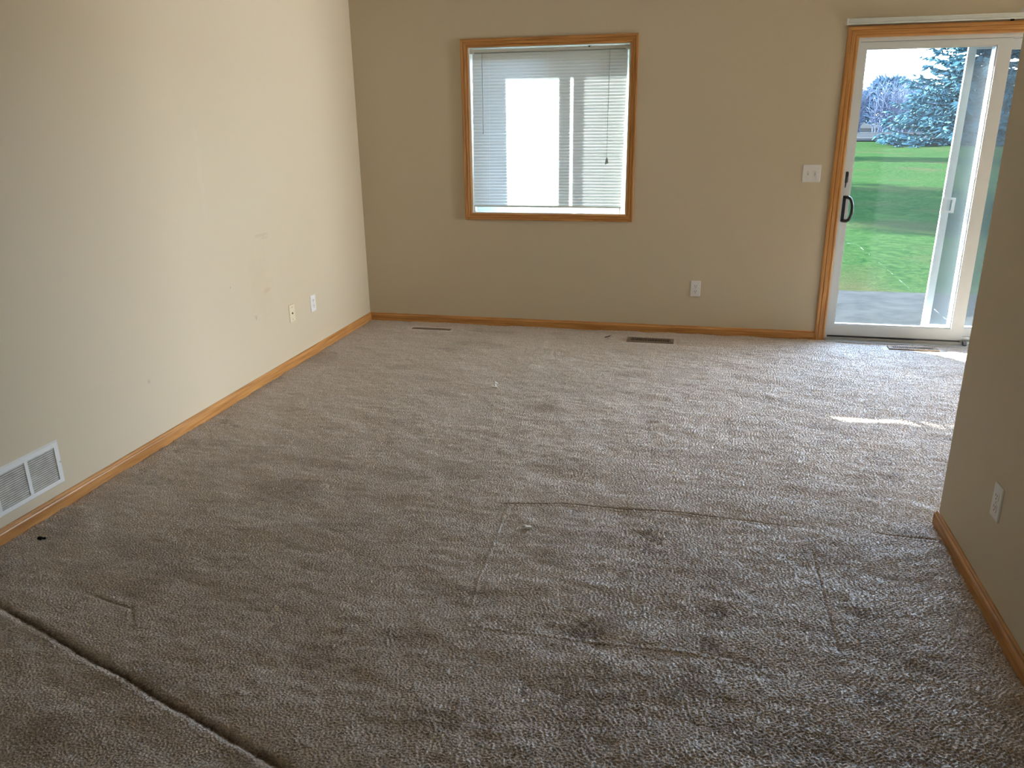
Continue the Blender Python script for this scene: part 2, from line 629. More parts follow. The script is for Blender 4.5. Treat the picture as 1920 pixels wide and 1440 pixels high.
# ------------------------------------------------------------------ carpet
def build_carpet():
    rng = np.random.default_rng(7)
    dx = 0.0028
    x0, x1, y0, y1 = 0.0, 4.48, -4.704, 0.0
    nx, ny = int(round((x1 - x0) / dx)) + 1, int(round((y1 - y0) / dx)) + 1
    xs = np.linspace(x0, x1, nx)
    ys = np.linspace(y0, y1, ny)
    X, Y = np.meshgrid(xs, ys)
    kx = np.fft.fftfreq(nx, dx)[None, :]
    ky = np.fft.fftfreq(ny, dx)[:, None]

    def band(lx, ly, width, seed):
        w = np.random.default_rng(seed).standard_normal((ny, nx))
        k = np.sqrt((kx * lx) ** 2 + (ky * ly) ** 2)
        flt = np.exp(-((k - 1.0) / width) ** 2)
        q = np.real(np.fft.ifft2(np.fft.fft2(w) * flt))
        return q / q.std()

    def low(lx, ly, seed):
        w = np.random.default_rng(seed).standard_normal((ny, nx))
        flt = np.exp(-((kx * lx) ** 2 + (ky * ly) ** 2))
        q = np.real(np.fft.ifft2(np.fft.fft2(w) * flt))
        return q / q.std()
    t1 = band(0.0105, 0.0080, 0.45, 1)
    t2 = band(0.0072, 0.0068, 0.35, 2)
    t3 = band(0.0150, 0.0078, 0.45, 12)               # pile brushed into short ripples on the trodden side
    side = 1 / (1 + np.exp(-(X - 2.0 + 0.25 * (-3.0 - Y) + 0.12 * low(0.3, 0.3, 13)) / 0.25))
    h = 0.0026 * np.tanh(t1 * 0.9) * (1 - side) + 0.0026 * np.tanh(t3 * 0.9) * side + 0.0011 * t2
    waves = low(0.10, 0.06, 3) * 0.0008 + low(0.30, 0.16, 4) * 0.0020
    brush = band(0.13, 0.06, 0.6, 5) * 0.0005
    h = h + waves + brush

    soil_and_groove = np.clip(low(0.35, 0.22, 8) - 0.9, 0, 1) * 0.25
    wob = low(0.02, 0.02, 9) * 0.35 + low(0.05, 0.04, 10) * 0.25

    def blotch(cx, cy, rx, ry, s, ang=0.0):
        c, sn = math.cos(ang), math.sin(ang)
        u = ((X - cx) * c + (Y - cy) * sn) / rx
        v = (-(X - cx) * sn + (Y - cy) * c) / ry
        d = np.sqrt(u * u + v * v) + wob
        return 0.72 * s * np.clip((1.25 - d) / 0.9, 0, 1)

    for b in [(2.44, -3.12, .05, .09, .75), (2.455, -3.22, .05, .04, .5), (2.44, -3.37, .07, .06, .45), (2.675, -3.545, .05, .045, .8),
              (2.69, -3.44, .08, .025, .5, -.5), (2.28, -3.745, .055, .05, .8), (2.127, -2.96, .018, .03, .6), (2.646, -3.72, .03, .05, .55),
              (3.44, -2.15, .10, .07, .45), (3.445, -2.36, .06, .045, .65), (3.32, -2.56, .04, .06, .45), (3.0, -2.39, .07, .05, .45),
              (3.134, -3.47, .05, .05, .6), (3.10, -3.56, .06, .03, .45), (3.10, -3.88, .07, .05, .6), (2.974, -3.195, .035, .015, .75),
              (2.12, -3.18, .10, .03, .4), (2.78, -3.81, .08, .04, .4), (3.23, -1.77, .10, .05, .4), (2.32, -4.03, .14, .07, .5),
              (2.9, -4.12, .2, .08, .6), (2.68, -4.05, .10, .04, .5), (3.2, -4.1, .2, .08, .5), (2.0, -4.2, .16, .05, .4), (2.52, -4.3, .3, .06, .5),
              (0.11, -2.33, .05, .04, .7), (0.20, -2.37, .04, .015, .7), (0.72, -2.28, .07, .02, .45), (0.26, -3.05, .10, .04, .45), (0.87, -2.93, .12, .03, .4),
              (0.12, -2.7, .03, .03, .55), (0.09, -2.95, .03, .05, .55), (0.38, -2.85, .05, .03, .35), (1.6, -2.2, .3, .05, .2), (1.25, -2.75, .18, .03, .3),
              (0.55, -3.55, .2, .05, .3), (0.9, -3.6, .15, .04, .35), (1.3, -3.3, .2, .04, .25), (2.3, -2.0, .3, .08, .25), (2.1, -1.4, .12, .1, .3)]:
        soil_and_groove = np.maximum(soil_and_groove, blotch(*b))

    h = h - 0.003 * soil_and_groove

    def groove(pts, w, depth, lip=0.0, darkv=0.0, fade=0.0):
        nonlocal h, soil_and_groove
        for (ax, ay), (bx, by) in zip(pts[:-1], pts[1:]):
            ux, uy = bx - ax, by - ay
            L = math.hypot(ux, uy)
            ux, uy = ux / L, uy / L
            s = (X - ax) * ux + (Y - ay) * uy
            wv = 0.25 * w * wob
            d = (-(X - ax) * uy + (Y - ay) * ux) + wv
            on = 1 / (1 + np.exp(-(s) / 0.02)) / (1 + np.exp((s - L) / (0.02 + fade)))
            h = h - depth * on * np.exp(-(d / w) ** 2) + lip * on * np.exp(-((d + 2.2 * w) / w) ** 2)
            if darkv:
                soil_and_groove = np.maximum(soil_and_groove, darkv * on * np.exp(-(d / w) ** 2))  # the groove line is darkened along with the dip
    # the long crease, bottom left of the photo
    groove([(-0.1, -3.86), (0.331, -4.008), (1.472, -4.400), (1.62, -4.45)], 0.012, 0.012, 0.0015, 0.9)
    # the print of a furniture base
    groove([(1.821, -2.948), (2.071, -2.892), (2.532, -2.880), (2.844, -2.889), (2.965, -2.900)], 0.006, 0.008, 0.003, 0.55)
    groove([(3.33, -2.900), (3.50, -2.912)], 0.006, 0.008, 0.002, 0.6)
    groove([(1.843, -2.943), (1.867, -3.466), (1.884, -3.665)], 0.007, -0.0025)
    groove([(1.90, -3.79), (2.219, -3.785), (2.607, -3.782), (2.791, -3.793)], 0.006, -0.0028)
    groove([(3.029, -3.10), (3.029, -3.454), (3.034, -3.728)], 0.005, 0.0045, 0.0, 0.5)
    groove([(0.60, -3.89), (0.78, -3.93), (0.83, -3.99)], 0.006, 0.006, 0, 0.4)
    # flat where the floor registers and the sill sit
    for (ax, bx, ay, by) in [(0.40, 0.77, -0.26, -0.13), (2.06, 2.45, -0.325, -0.175), (3.84, 4.22, -0.20, -0.09)]:
        m_ = np.clip(np.minimum(np.minimum(X - ax, bx - X), np.minimum(Y - ay, by - Y)) / 0.02 + 0.5, 0, 1)
        h = h * (1 - m_) - 0.003 * m_
    global floor_z

    def floor_z(px_, py_, r=0.012):
        i0, i1 = int((px_ - r - x0) / dx), int((px_ + r - x0) / dx) + 2
        k0, k1 = int((py_ - r - y0) / dx), int((py_ + r - y0) / dx) + 2
        return float(np.percentile(h[max(k0, 0):k1, max(i0, 0):i1], 88))
    nv = nx * ny
    co = np.empty((nv + 8, 3), np.float32)
    co[:nv, 0] = X.ravel()
    co[:nv, 1] = Y.ravel()
    co[:nv, 2] = h.ravel()
    # the rest of the floor (behind the camera, dining end): plain quads
    extra = [(0, YB, 0), (x1, YB, 0), (x1, y0, 0), (0, y0, 0), (x1, YB, 0), (XR, YB, 0), (XR, 0, 0), (x1, 0, 0)]
    co[nv:] = np.array(extra, np.float32)
    i = np.arange(nx - 1)[None, :] + np.arange(ny - 1)[:, None] * nx
    q = np.stack([i, i + 1, i + 1 + nx, i + nx], -1).reshape(-1, 4)
    q = np.concatenate([q, np.array([[nv, nv + 1, nv + 2, nv + 3], [nv + 4, nv + 5, nv + 6, nv + 7]])]).astype(np.int32)
    me = bpy.data.meshes.new('floor')
    me.vertices.add(nv + 8)
    me.vertices.foreach_set('co', co.ravel())
    me.loops.add(q.size)
    me.loops.foreach_set('vertex_index', q.ravel())
    me.polygons.add(len(q))
    me.polygons.foreach_set('loop_start', np.arange(0, q.size, 4, dtype=np.int32))
    me.update(calc_edges=True)
    me.shade_smooth()
    at = me.attributes.new('soil_and_groove', 'FLOAT', 'POINT')
    at.data.foreach_set('value', np.concatenate([soil_and_groove.ravel(), np.zeros(8)]).astype(np.float32))
    me.materials.append(M['carpet'])
    ob = bpy.data.objects.new('floor', me)
    COL.objects.link(ob)
    return ob


struct(build_carpet(), 'worn brown plush carpet with creases and stains', 'carpet')

# ------------------------------------------------------------------ oak baseboards and casings
BT, BH = 0.014, 0.061


def base_profile():
    # (offset from wall, height)
    return [(0, -0.01), (BT, -0.01), (BT, BH * .68), (BT * .86, BH * .76), (BT * .62, BH * .82), (BT * .55, BH * .92), (BT * .3, BH), (0, BH)]


mb = MB()
mb.loft([[(o_, YB, z) for o_, z in base_profile()], [(o_, -o_, z) for o_, z in base_profile()]])
struct(mb.build('baseboard_left', M['oak_y']), 'honey oak baseboard along the lit left wall', 'baseboard')
mb = MB()
mb.loft([[(o_, -o_, z) for o_, z in base_profile()], [(3.40, -o_, z) for o_, z in base_profile()]])
struct(mb.build('baseboard_back', M['oak_x']), 'honey oak baseboard under the window', 'baseboard')
mb = MB()
pr = [(PX - o_, PY + o_, z) for o_, z in base_profile()]
mb.loft([[(PX - o_, YB, z) for o_, z in base_profile()], [(PX - o_, PY + o_, z) for o_, z in base_profile()],
         [(PX + 0.12 + o_, PY + o_, z) for o_, z in base_profile()]])
struct(mb.build('baseboard_right', M['oak_y']), 'honey oak baseboard around the end of the partition wall', 'baseboard')

CASP = [(0.0, 0.0), (0.0, 0.009), (0.10, 0.0125), (0.22, 0.0125), (0.27, 0.0095), (0.33, 0.0135), (0.60, 0.0155), (0.66, 0.0120), (0.72, 0.0165),
        (0.90, 0.0175), (1.0, 0.0150), (1.0, 0.0)]       # inner edge -> outer edge, thickness (before mirroring)


def casing_side(name, mat, parent, p_in0, p_in1, p_out0, p_out1):
    """mitred board on the back wall; inner edge in0-in1, outer edge out0-out1 given as (x, z)"""
    mb_ = MB()
    secs = []
    for (pi, po) in ((p_in0, p_out0), (p_in1, p_out1)):
        secs.append([(pi[0] + (po[0] - pi[0]) * t, -th, pi[1] + (po[1] - pi[1]) * t) for t, th in CASP])
    mb_.loft(secs)
    return mb_.build(name, mat, parent)


t = empty('trim_window_casing', (0, 0, 0))
struct(t, 'honey oak picture-frame casing around the blind-covered window', 'casing')
ox0, ox1, oz0, oz1 = 0.8297, 2.0804, 0.8134, 2.0663
casing_side('casing_board', M['oak_x'], t, (WX0, WZ1), (WX1, WZ1), (ox0, oz1), (ox1, oz1))
casing_side('casing_board', M['oak_x'], t, (WX0, WZ0), (WX1, WZ0), (ox0, oz0), (ox1, oz0))
casing_side('casing_board', M['oak_z'], t, (WX0, WZ0), (WX0, WZ1), (ox0, oz0), (ox0, oz1))
casing_side('casing_board', M['oak_z'], t, (WX1, WZ0), (WX1, WZ1), (ox1, oz0), (ox1, oz1))
t = empty('trim_door_casing', (0, 0, 0))
struct(t, 'honey oak casing around the sliding glass door', 'casing')
dx0, dx1, dz1 = 3.4001, 5.372, 2.060
casing_side('casing_board', M['oak_x'], t, (DX0, DZ1), (DX1, DZ1), (dx0, dz1), (dx1, dz1))
casing_side('casing_board', M['oak_z'], t, (DX0, -0.003), (DX0, DZ1), (dx0, -0.003), (dx0, dz1))
casing_side('casing_board', M['oak_z'], t, (DX1, -0.003), (DX1, DZ1), (dx1, -0.003), (dx1, dz1))

# ------------------------------------------------------------------ window_1
win = empty('window_1', ((WX0 + WX1) / 2, 0.1, WZ0))
struct(win, 'horizontal slider window behind the lowered mini blind', 'window')


def at_parent(ob, parent):
    """mesh written in world coordinates, parented without moving"""
    ob.parent = parent
    ob.matrix_parent_inverse = Matrix.Translation(parent.location).inverted()
    return ob


def rect_frame(mb_, x0, x1, z0, z1, y0, y1, wl, wr, wb, wt):
    mb_.box((x0, y0, z0), (x0 + wl, y1, z1))
    mb_.box((x1 - wr, y0, z0), (x1, y1, z1))
    mb_.box((x0 + wl, y0, z0), (x1 - wr, y1, z0 + wb))
    mb_.box((x0 + wl, y0, z1 - wt), (x1 - wr, y1, z1))


mb = MB()      # white jamb liner
rect_frame(mb, WX0, WX1, WZ0, WZ1, 0.0, 0.10, 0.008, 0.008, 0.006, 0.002)
at_parent(mb.build('jamb_liner', M['white_paint']), win)
mb = MB()
rect_frame(mb, WX0, WX1, WZ0, WZ1, 0.10, WT + 0.015, 0.022, 0.022, 0.022, 0.022)
at_parent(mb.build('window_frame', M['vinyl']), win)
xm = 1.456
for (a, b, ya, yb, nm) in ((WX0 + .022, xm + .024, 0.070, 0.100, 'inner'), (xm - .024, WX1 - .022, 0.150, 0.180, 'outer')):
    mb = MB()
    rect_frame(mb, a, b, WZ0 + .022, WZ1 - .022, ya + .035, yb + .03, 0.045, 0.045, 0.045, 0.045)
    sash = at_parent(mb.build('sash', M['vinyl']), win)
    mb = MB()
    yc = (ya + yb) / 2 + .032
    mb.box((a + .04, yc - .002, WZ0 + .062), (b - .04, yc + .002, WZ1 - .062))
    g = mb.build('glass_pane', M['glass'])
    at_parent(g, win)
mb = MB()
mb.box((xm, WT + .010, WZ0 + .02), (WX1 - .02, WT + .0115, WZ1 - .02))
at_parent(mb.build('insect_screen', mesh_screen('window_screen', 0.5)), win)

# ------------------------------------------------------------------ mini blind
blind = empty('mini_blind', (1.455, 0.032, 1.998))
tag(blind, 'white horizontal mini blind lowered over the window, slats closed', 'blind')
mb = MB()
mb.box((WX0 + .012, 0.018, 1.973), (WX1 - .012, 0.046, 1.976))
mb.box((WX0 + .012, 0.018, 1.973), (WX1 - .012, 0.020, 1.998))
mb.box((WX0 + .012, 0.044, 1.973), (WX1 - .012, 0.046, 1.998))
at_parent(mb.build('headrail', M['rail']), blind)
for x in (WX0 + .0085, WX1 - .0085 - .028):
    mb = MB()
    mb.box((x, 0.012, 1.970), (x + .028, 0.048, 2.001))
    mb.box((x + .006, 0.0095, 1.977), (x + .022, 0.0125, 1.994))
    at_parent(mb.build('end_bracket', M['rail']), blind)
mb = MB()
mb.box((1.735, 0.014, 1.996), (1.752, 0.048, 2.001))
mb.box((1.740, 0.011, 1.991), (1.747, 0.016, 2.001))
at_parent(mb.build('centre_bracket', M['dark']), blind)
SX0, SX1 = 0.905, 2.008
ZT, ZB = 1.962, 0.924
NS = 49


def skew(z):
    return -0.018 * (ZT - z) / (ZT - ZB)


mb = MB()
rnd = random.Random(3)
for i in range(NS):
    zc = ZT - (ZT - ZB) * i / (NS - 1)
    tilt = math.radians(80 + rnd.uniform(-1.5, 1.5))
    secs_f, secs_b = [], []
    K = 5
    sk = skew(zc)
    x0_, x1_ = SX0 + sk + rnd.uniform(-.0015, .0015), SX1 + sk + rnd.uniform(-.0015, .0015)
    prof = []
    for k in range(K + 1):
        u = -0.0125 + 0.025 * k / K
        bow = 0.0028 * (1 - (u / 0.0125) ** 2)
        # local: u along slat width, bow outward; outer edge up, room edge down
        yy = 0.032 + u * math.cos(tilt) - bow * math.sin(tilt)
        zz = zc + u * math.sin(tilt) + bow * math.cos(tilt)
        prof.append((yy, zz))
    vs = [(x0_, y, z) for y, z in prof] + [(x1_, y, z) for y, z in prof]
    mb.add(vs, [(k, k + 1, K + 2 + k, K + 1 + k) for k in range(K)])
sl = mb.build('slats', M['slat'], smooth=True)
at_parent(sl, blind)
mb = MB()
s = skew(0.91)
mb.loft([[(x, 0.032 + a * .0125, 0.9115 + b * .0065) for a, b in ((-1, -.6), (-.8, -1), (.8, -1), (1, -.6), (1, .6), (.7, 1), (-.7, 1), (-1, .6))] for x in (SX0 + s - .008, SX1 + s + .004)])
at_parent(mb.build('bottom_rail', M['rail']), blind)
for x in (SX0 + s + .002, SX1 + s - .012):
    mb = MB()
    mb.box((x, 0.020, 0.872), (x + .010, 0.024, 0.914))
    mb.box((x - .006, 0.020, 0.870), (x + .016, 0.040, 0.873))
    at_parent(mb.build('hold_down_bracket', M['plastic']), blind)
for x in (1.03, 1.455, 1.86):
    mb = MB()
    mb.tube([(x, 0.0185, 1.974), (x - .016, 0.0185, 0.915)], 0.0007, 5)
    mb.tube([(x, 0.0465, 1.974), (x - .016, 0.0465, 0.915)], 0.0007, 5)
    at_parent(mb.build('ladder_cord', M['plastic']), blind)
mb = MB()
mb.tube([(0.980, 0.014, 1.975), (0.980, 0.012, 1.955)], 0.0018, 6)
mb.tube([(0.980, 0.012, 1.955), (0.979, 0.009, 1.44)], 0.0032, 6)
mb.tube([(0.979, 0.009, 1.44), (0.979, 0.009, 1.428)], 0.0042, 6)
at_parent(mb.build('tilt_wand', M['wand']), blind)
mb = MB()
mb.tube([(1.884, 0.016, 1.975), (1.883, 0.011, 1.7), (1.881, 0.010, 1.262)], 0.0011, 6)
mb.tube([(1.888, 0.016, 1.975), (1.885, 0.012, 1.7), (1.882, 0.010, 1.262)], 0.0011, 6)
lc = at_parent(mb.build('lift_cord', M['cord']), blind)
mb = MB()
for dx_, dz_ in ((-.007, -.008), (.008, -.003)):
    mb.tube([(1.882, 0.010, 1.263), (1.882 + dx_ * .6, 0.010, 1.250 + dz_), (1.882 + dx_, 0.010, 1.222 + dz_)], [0.0018, 0.005, 0.0068], 10)
ts = mb.build('tassel', M['cord'])
ts.parent = lc
ts.matrix_parent_inverse = Matrix.Identity(4)

# ------------------------------------------------------------------ door_1 sliding patio door
door = empty('door_1', ((DX0 + DX1) / 2, 0.08, 0))
struct(door, 'white vinyl sliding glass patio door in oak casing', 'door')
mb = MB()
mb.box((DX0, 0.0, 0.0), (DX0 + .016, WT + .02, DZ1))
mb.box((DX1 - .016, 0.0, 0.0), (DX1, WT + .02, DZ1))
mb.box((DX0 + .016, 0.0, DZ1 - .024), (DX1 - .016, WT + .02, DZ1))
at_parent(mb.build('door_frame', M['vinyl']), door)
mb = MB()
mb.box((DX0, -0.055, -0.006), (DX1, 0.0, 0.008))
mb.box((DX0, 0.0, -0.1), (DX1, WT + .04, 0.014))
mb.box((DX0 + .016, 0.016, 0.014), (DX1 - .016, 0.022, 0.020))
mb.box((DX0 + .016, 0.074, 0.014), (DX1 - .016, 0.080, 0.046))
at_parent(mb.build('sill', M['alu']), door)
mb = MB()
mb.box((DX0 + .02, 0.024, 0.014), (4.36, 0.070, 0.031))
at_parent(mb.build('dark_gap_strip', M['black']), door)  # black strip standing in for the shaded gap under the panel


def panel(name, x0, x1, z0, z1, y0, y1, wl, wr, wb, wt):
    mb_ = MB()
    rect_frame(mb_, x0, x1, z0, z1, y0, y1, wl, wr, wb, wt)
    bd = 0.008     # glazing bead step
    yb0, yb1 = y0 + .008, y1 - .008
    rect_frame(mb_, x0 + wl, x1 - wr, z0 + wb, z1 - wt, yb0, yb1, bd, bd, bd, bd)
    ob = at_parent(mb_.build(name, M['vinyl']), door)
    g_ = MB()
    yc_ = (y0 + y1) / 2
    g_.box((x0 + wl + .002, yc_ - .003, z0 + wb + .002), (x1 - wr - .002, yc_ + .003, z1 - wt - .002))
    go = g_.build('glass_pane', M['glass'])
    go.parent = ob
    go.matrix_parent_inverse = Matrix.Identity(4)
    return ob


sp_ = panel('sliding_panel', 3.489, 4.374, 0.031, 1.967, 0.026, 0.066, 0.040, 0.080, 0.078, 0.038)
panel('fixed_panel', 4.293, 5.284, 0.020, 1.967, 0.086, 0.136, 0.072, 0.060, 0.085, 0.055)


def sub(mb_, name, mat, par, smooth=False):
    ob = mb_.build(name, mat, smooth=smooth)
    ob.parent = par
    ob.matrix_parent_inverse = Matrix.Identity(4)
    return ob


# pull handle
mb = MB()
mb.rounded_plate(0.024, 0.178, 0.012, 0.010, y0=0.026, cx=3.502, cz=0.920, bevel=0.003)
pts = []
for k in range(17):
    a = math.pi * k / 16
    k_ = math.sin(a) ** 0.55
    pts.append((3.503 + 0.046 * k_, 0.016 - 0.050 * k_, 0.920 + 0.080 * math.cos(a)))
mb.tube(pts, [0.0105] * 17, 10)
hd = sub(mb, 'handle', M['black'], sp_)
hd['label'] = 'black D-shaped pull'
mb = MB()
mb.rounded_plate(0.022, 0.075, 0.006, 0.010, y0=0.026, cx=3.500, cz=1.128, bevel=0.002)
mb.rounded_plate(0.009, 0.036, 0.016, 0.003, y0=0.022, cx=3.498, cz=1.112, bevel=0.002)
mb.tube([(3.499, .012, 1.100), (3.496, .004, 1.075), (3.496, 0.006, 1.062)], [.004, .0045, .003], 8)
lk = sub(mb, 'thumb_lock', M['black'], sp_)
lk['label'] = 'black thumb-turn lock'
mb = MB()
mb.box((4.372, -0.030, 0.008), (4.392, 0.004, 0.034))
at_parent(mb.build('sill_stop', M['black']), door)
mb = MB()
mb.box((4.392, -0.020, 0.008), (5.284, 0.050, 0.020))
at_parent(mb.build('sill_filler', M['vinyl']), door)

# sliding screen door, hung a little crooked, outside the fixed panel
scr = empty('screen_door', (4.60, 0.165, 0.03))
scr.rotation_euler = (0, math.radians(0.75), 0)
tag(scr, 'white framed sliding insect-screen door hanging crooked outside the patio glass', 'screen door')


def scr_part(mb_, name, mat):
    return mb_.build(name, mat, scr)


w0, w1, hz = -0.462, 0.46, 1.93
mb = MB()
rect_frame(mb, w0, w1, 0.0, hz, -0.012, 0.012, 0.048, 0.048, 0.07, 0.05)
scr_part(mb, 'screen_frame', M['vinyl'])
mb = MB()
mb.box((w0 + .046, -0.0006, .068), (w1 - .046, 0.0006, hz - .048))
scr_part(mb, 'screen_mesh', M['screen'])
mb = MB()
rect_frame(mb, -0.468, -0.386, 0.852, 0.952, -0.022, -0.012, 0.032, 0.018, 0.014, 0.014)
mb.box((-0.470, -0.020, 0.846), (-0.455, -0.010, 0.858))
mb.box((-0.466, -0.020, 0.944), (-0.452, -0.010, 0.956))
scr_part(mb, 'latch_pull', M['plastic'])

# ------------------------------------------------------------------ vertical-blind headrail over the door
hr = empty('blind_track', (4.4, -0.03, 2.08))
tag(hr, 'empty white vertical-blind headrail mounted above the sliding door', 'blind track')
mb = MB()
mb.box((3.388, -0.060, 2.068), (5.42, -0.020, 2.071))
mb.loft([[(x, -0.060 - a, z) for a, z in ((0, 2.066), (0.003, 2.069), (0.003, 2.074), (0, 2.077), (0, 2.096), (0.002, 2.099), (-0.002, 2.101), (-0.003, 2.066))] for x in (3.388, 5.42)])
mb.box((3.388, -0.060, 2.097), (5.42, -0.020, 2.100))
mb.box((3.388, -0.023, 2.068), (5.42, -0.020, 2.100))
at_parent(mb.build('rail', M['rail']), hr)
mb = MB()
mb.box((3.382, -0.062, 2.064), (3.392, -0.018, 2.102))
at_parent(mb.build('end_cap', M['plastic']), hr)
for x in (3.55, 4.40, 5.25):
    mb = MB()
    mb.box((x - .02, -0.050, 2.100), (x + .02, 0.0, 2.103))
    mb.box((x - .02, -0.003, 2.072), (x + .02, 0.0, 2.130 if x != 3.55 else 2.103))
    at_parent(mb.build('mounting_bracket', M['steel']), hr)
mb = MB()
mb.box((4.318, -0.052, 2.056), (4.335, -0.038, 2.069))
at_parent(mb.build('carrier_clip', M['dark']), hr)


# ------------------------------------------------------------------ wall plates
def plate_root(name, loc, rz, label, cat, group=None):
    t_ = empty(name, loc, rz)
    tag(t_, label, cat, group)
    return t_


def duplex(loc, rz, label, mat):
    t_ = plate_root('power_outlet', loc, rz, label, 'outlet')
    m_ = MB()
    m_.rounded_plate(0.071, 0.115, 0.0055, 0.004, bevel=0.0025)
    m_.build('cover_plate', mat, t_)
    for cz in (0.0195, -0.0195):
        m_ = MB()
        m_.rounded_plate(0.034, 0.0285, 0.002, 0.010, y0=-0.0053, cz=cz, bevel=0.0006)
        r_ = m_.build('receptacle', mat, t_)
        m_ = MB()
        for sx_ in (-0.0065, 0.0065):
            m_.box((sx_ - .0012, -0.0077, cz - .001), (sx_ + .0012, -0.0072, cz + .0085))
        m_.rounded_plate(0.005, 0.005, 0.0005, 0.0024, y0=-0.0072, cz=cz - .0075)
        m_.build('slots', M['dark'], r_)  # dark faces painted in place of the shaded holes
    m_ = MB()
    m_.rounded_plate(0.006, 0.006, 0.001, 0.0029, y0=-0.0055)
    m_.build('screw', M['steel'], t_)
    return t_


duplex((2.553, 0, 0.340), 0, 'white duplex outlet low on the back wall between the window and the sliding door', M['plastic'])
duplex((0, -0.962, 0.348), math.pi / 2, 'white outlet on the left wall near the corner, right of the ivory plate', M['plastic'])
duplex((PX, -3.296, 0.356), -math.pi / 2, 'white duplex outlet on the shaded partition wall at far right', M['plastic'])

t = plate_root('coax_wall_plate', (0, -1.262, 0.348), math.pi / 2, 'ivory cable wall plate with black centre hole on the left wall', 'wall plate')
mb = MB()
mb.rounded_plate(0.071, 0.115, 0.0055, 0.004, bevel=0.0025)
mb.build('cover_plate', M['ivory'], t)
mb = MB()
mb.rounded_plate(0.014, 0.014, 0.0015, 0.0068, y0=-0.0055)
mb.build('jack', M['dark'], t)
for cz in (0.040, -0.040):
    mb = MB()
    mb.rounded_plate(0.007, 0.007, 0.001, 0.0034, y0=-0.0055, cz=cz)
    mb.build('screw', M['brass'], t)

t = plate_root('light_switch', (3.271, 0, 1.155), 0, 'white double light switch beside the sliding door', 'light switch')
mb = MB()
mb.rounded_plate(0.117, 0.115, 0.0055, 0.004, bevel=0.0025)
mb.build('cover_plate', M['plastic'], t)
for cx in (-0.023, 0.023):
    mb = MB()
    mb.rounded_plate(0.0105, 0.024, 0.0008, 0.001, y0=-0.0053, cx=cx)
    mb.build('toggle_slot', M['steel'], t)
    mb = MB()
    s_ = 1 if cx < 0 else -1
    mb.loft([[(cx - .004, -0.0058, -.007), (cx + .004, -0.0058, -.007), (cx + .004, -0.0058, .007), (cx - .004, -0.0058, .007)],
             [(cx - .0032, -0.018, .002 * 1 + .0), (cx + .0032, -0.018, .002), (cx + .0032, -0.018, .010), (cx - .0032, -0.018, .010)]])
    mb.build('toggle', M['plastic'], t)
    for cz in (0.030, -0.030):
        mb = MB()
        mb.rounded_plate(0.006, 0.006, 0.001, 0.0029, y0=-0.0055, cx=cx, cz=cz)
        mb.build('screw', M['plastic'], t)

# ------------------------------------------------------------------ return-air grille on the left wall
GW, GH = 0.66, 0.190
t = plate_root('return_air_grille', (0, -3.31 - GW / 2, 0.197), math.pi / 2, 'white louvered return-air grille above the left baseboard', 'vent grille')
# local x: + is towards the back wall
fb = 0.028
ncell = 4
dw = 0.0165
cw = (GW - 2 * fb - (ncell - 1) * dw) / ncell
mb = MB()
hw, hh = GW / 2, GH / 2


def frame_bar(m_, x0, x1, z0, z1, t0=0.007):
    m_.box((x0, -t0, z0), (x1, 0, z1))


prof_t = 0.008
# bevelled outer frame
outer = [(-hw, -hh), (hw, -hh), (hw, hh), (-hw, hh)]
inner1 = [(-hw + .006, -hh + .006), (hw - .006, -hh + .006), (hw - .006, hh - .006), (-hw + .006, hh - .006)]
inner2 = [(-hw + fb, -hh + fb - .004), (hw - fb, -hh + fb - .004), (hw - fb, hh - fb + .004), (-hw + fb, hh - fb + .004)]
mb.add([(x, 0, z) for x, z in outer] + [(x, -prof_t, z) for x, z in inner1] + [(x, -prof_t, z) for x, z in inner2] + [(x, -0.0005, z) for x, z in inner2],
       [(a * 4 + k, a * 4 + (k + 1) % 4, a * 4 + 4 + (k + 1) % 4, a * 4 + 4 + k) for a in range(3) for k in range(4)])
mb.build('frame', M['grille'], t)
zlo, zhi = -hh + fb - .004, hh - fb + .004
for c in range(ncell - 1):
    xd = -hw + fb + (c + 1) * cw + c * dw
    mb = MB()
    frame_bar(mb, xd, xd + dw, zlo, zhi, 0.0075)
    mb.build('divider', M['grille'], t)
NL = 16
for c in range(ncell):
    xa = -hw + fb + c * (cw + dw)
    mb = MB()
    for i in range(NL):
        zc = zlo + (zhi - zlo) * (i + 0.5) / NL
        # tilted fin, front edge low
        mb.loft([[(x, -0.0068, zc - .0022), (x, -0.0062, zc - .0028), (x, -0.0008, zc + .0014), (x, -0.0014, zc + .0020)] for x in (xa, xa + cw)])
    mb.build('louver_bank', M['louver'], t)
mb = MB()
mb.box((-hw + fb, -0.0006, zlo), (hw - fb, -0.0001, zhi))
mb.build('dark_duct_sheet', M['dark'], t)  # dark sheet painting the shade of the duct behind the louvers
for xs_ in (hw - .010, -hw + .010):
    mb = MB()
    mb.rounded_plate(0.007, 0.007, 0.0015, 0.0034, y0=-prof_t + .0004, cx=xs_, cz=0.0)
    mb.build('screw', M['steel'], t)


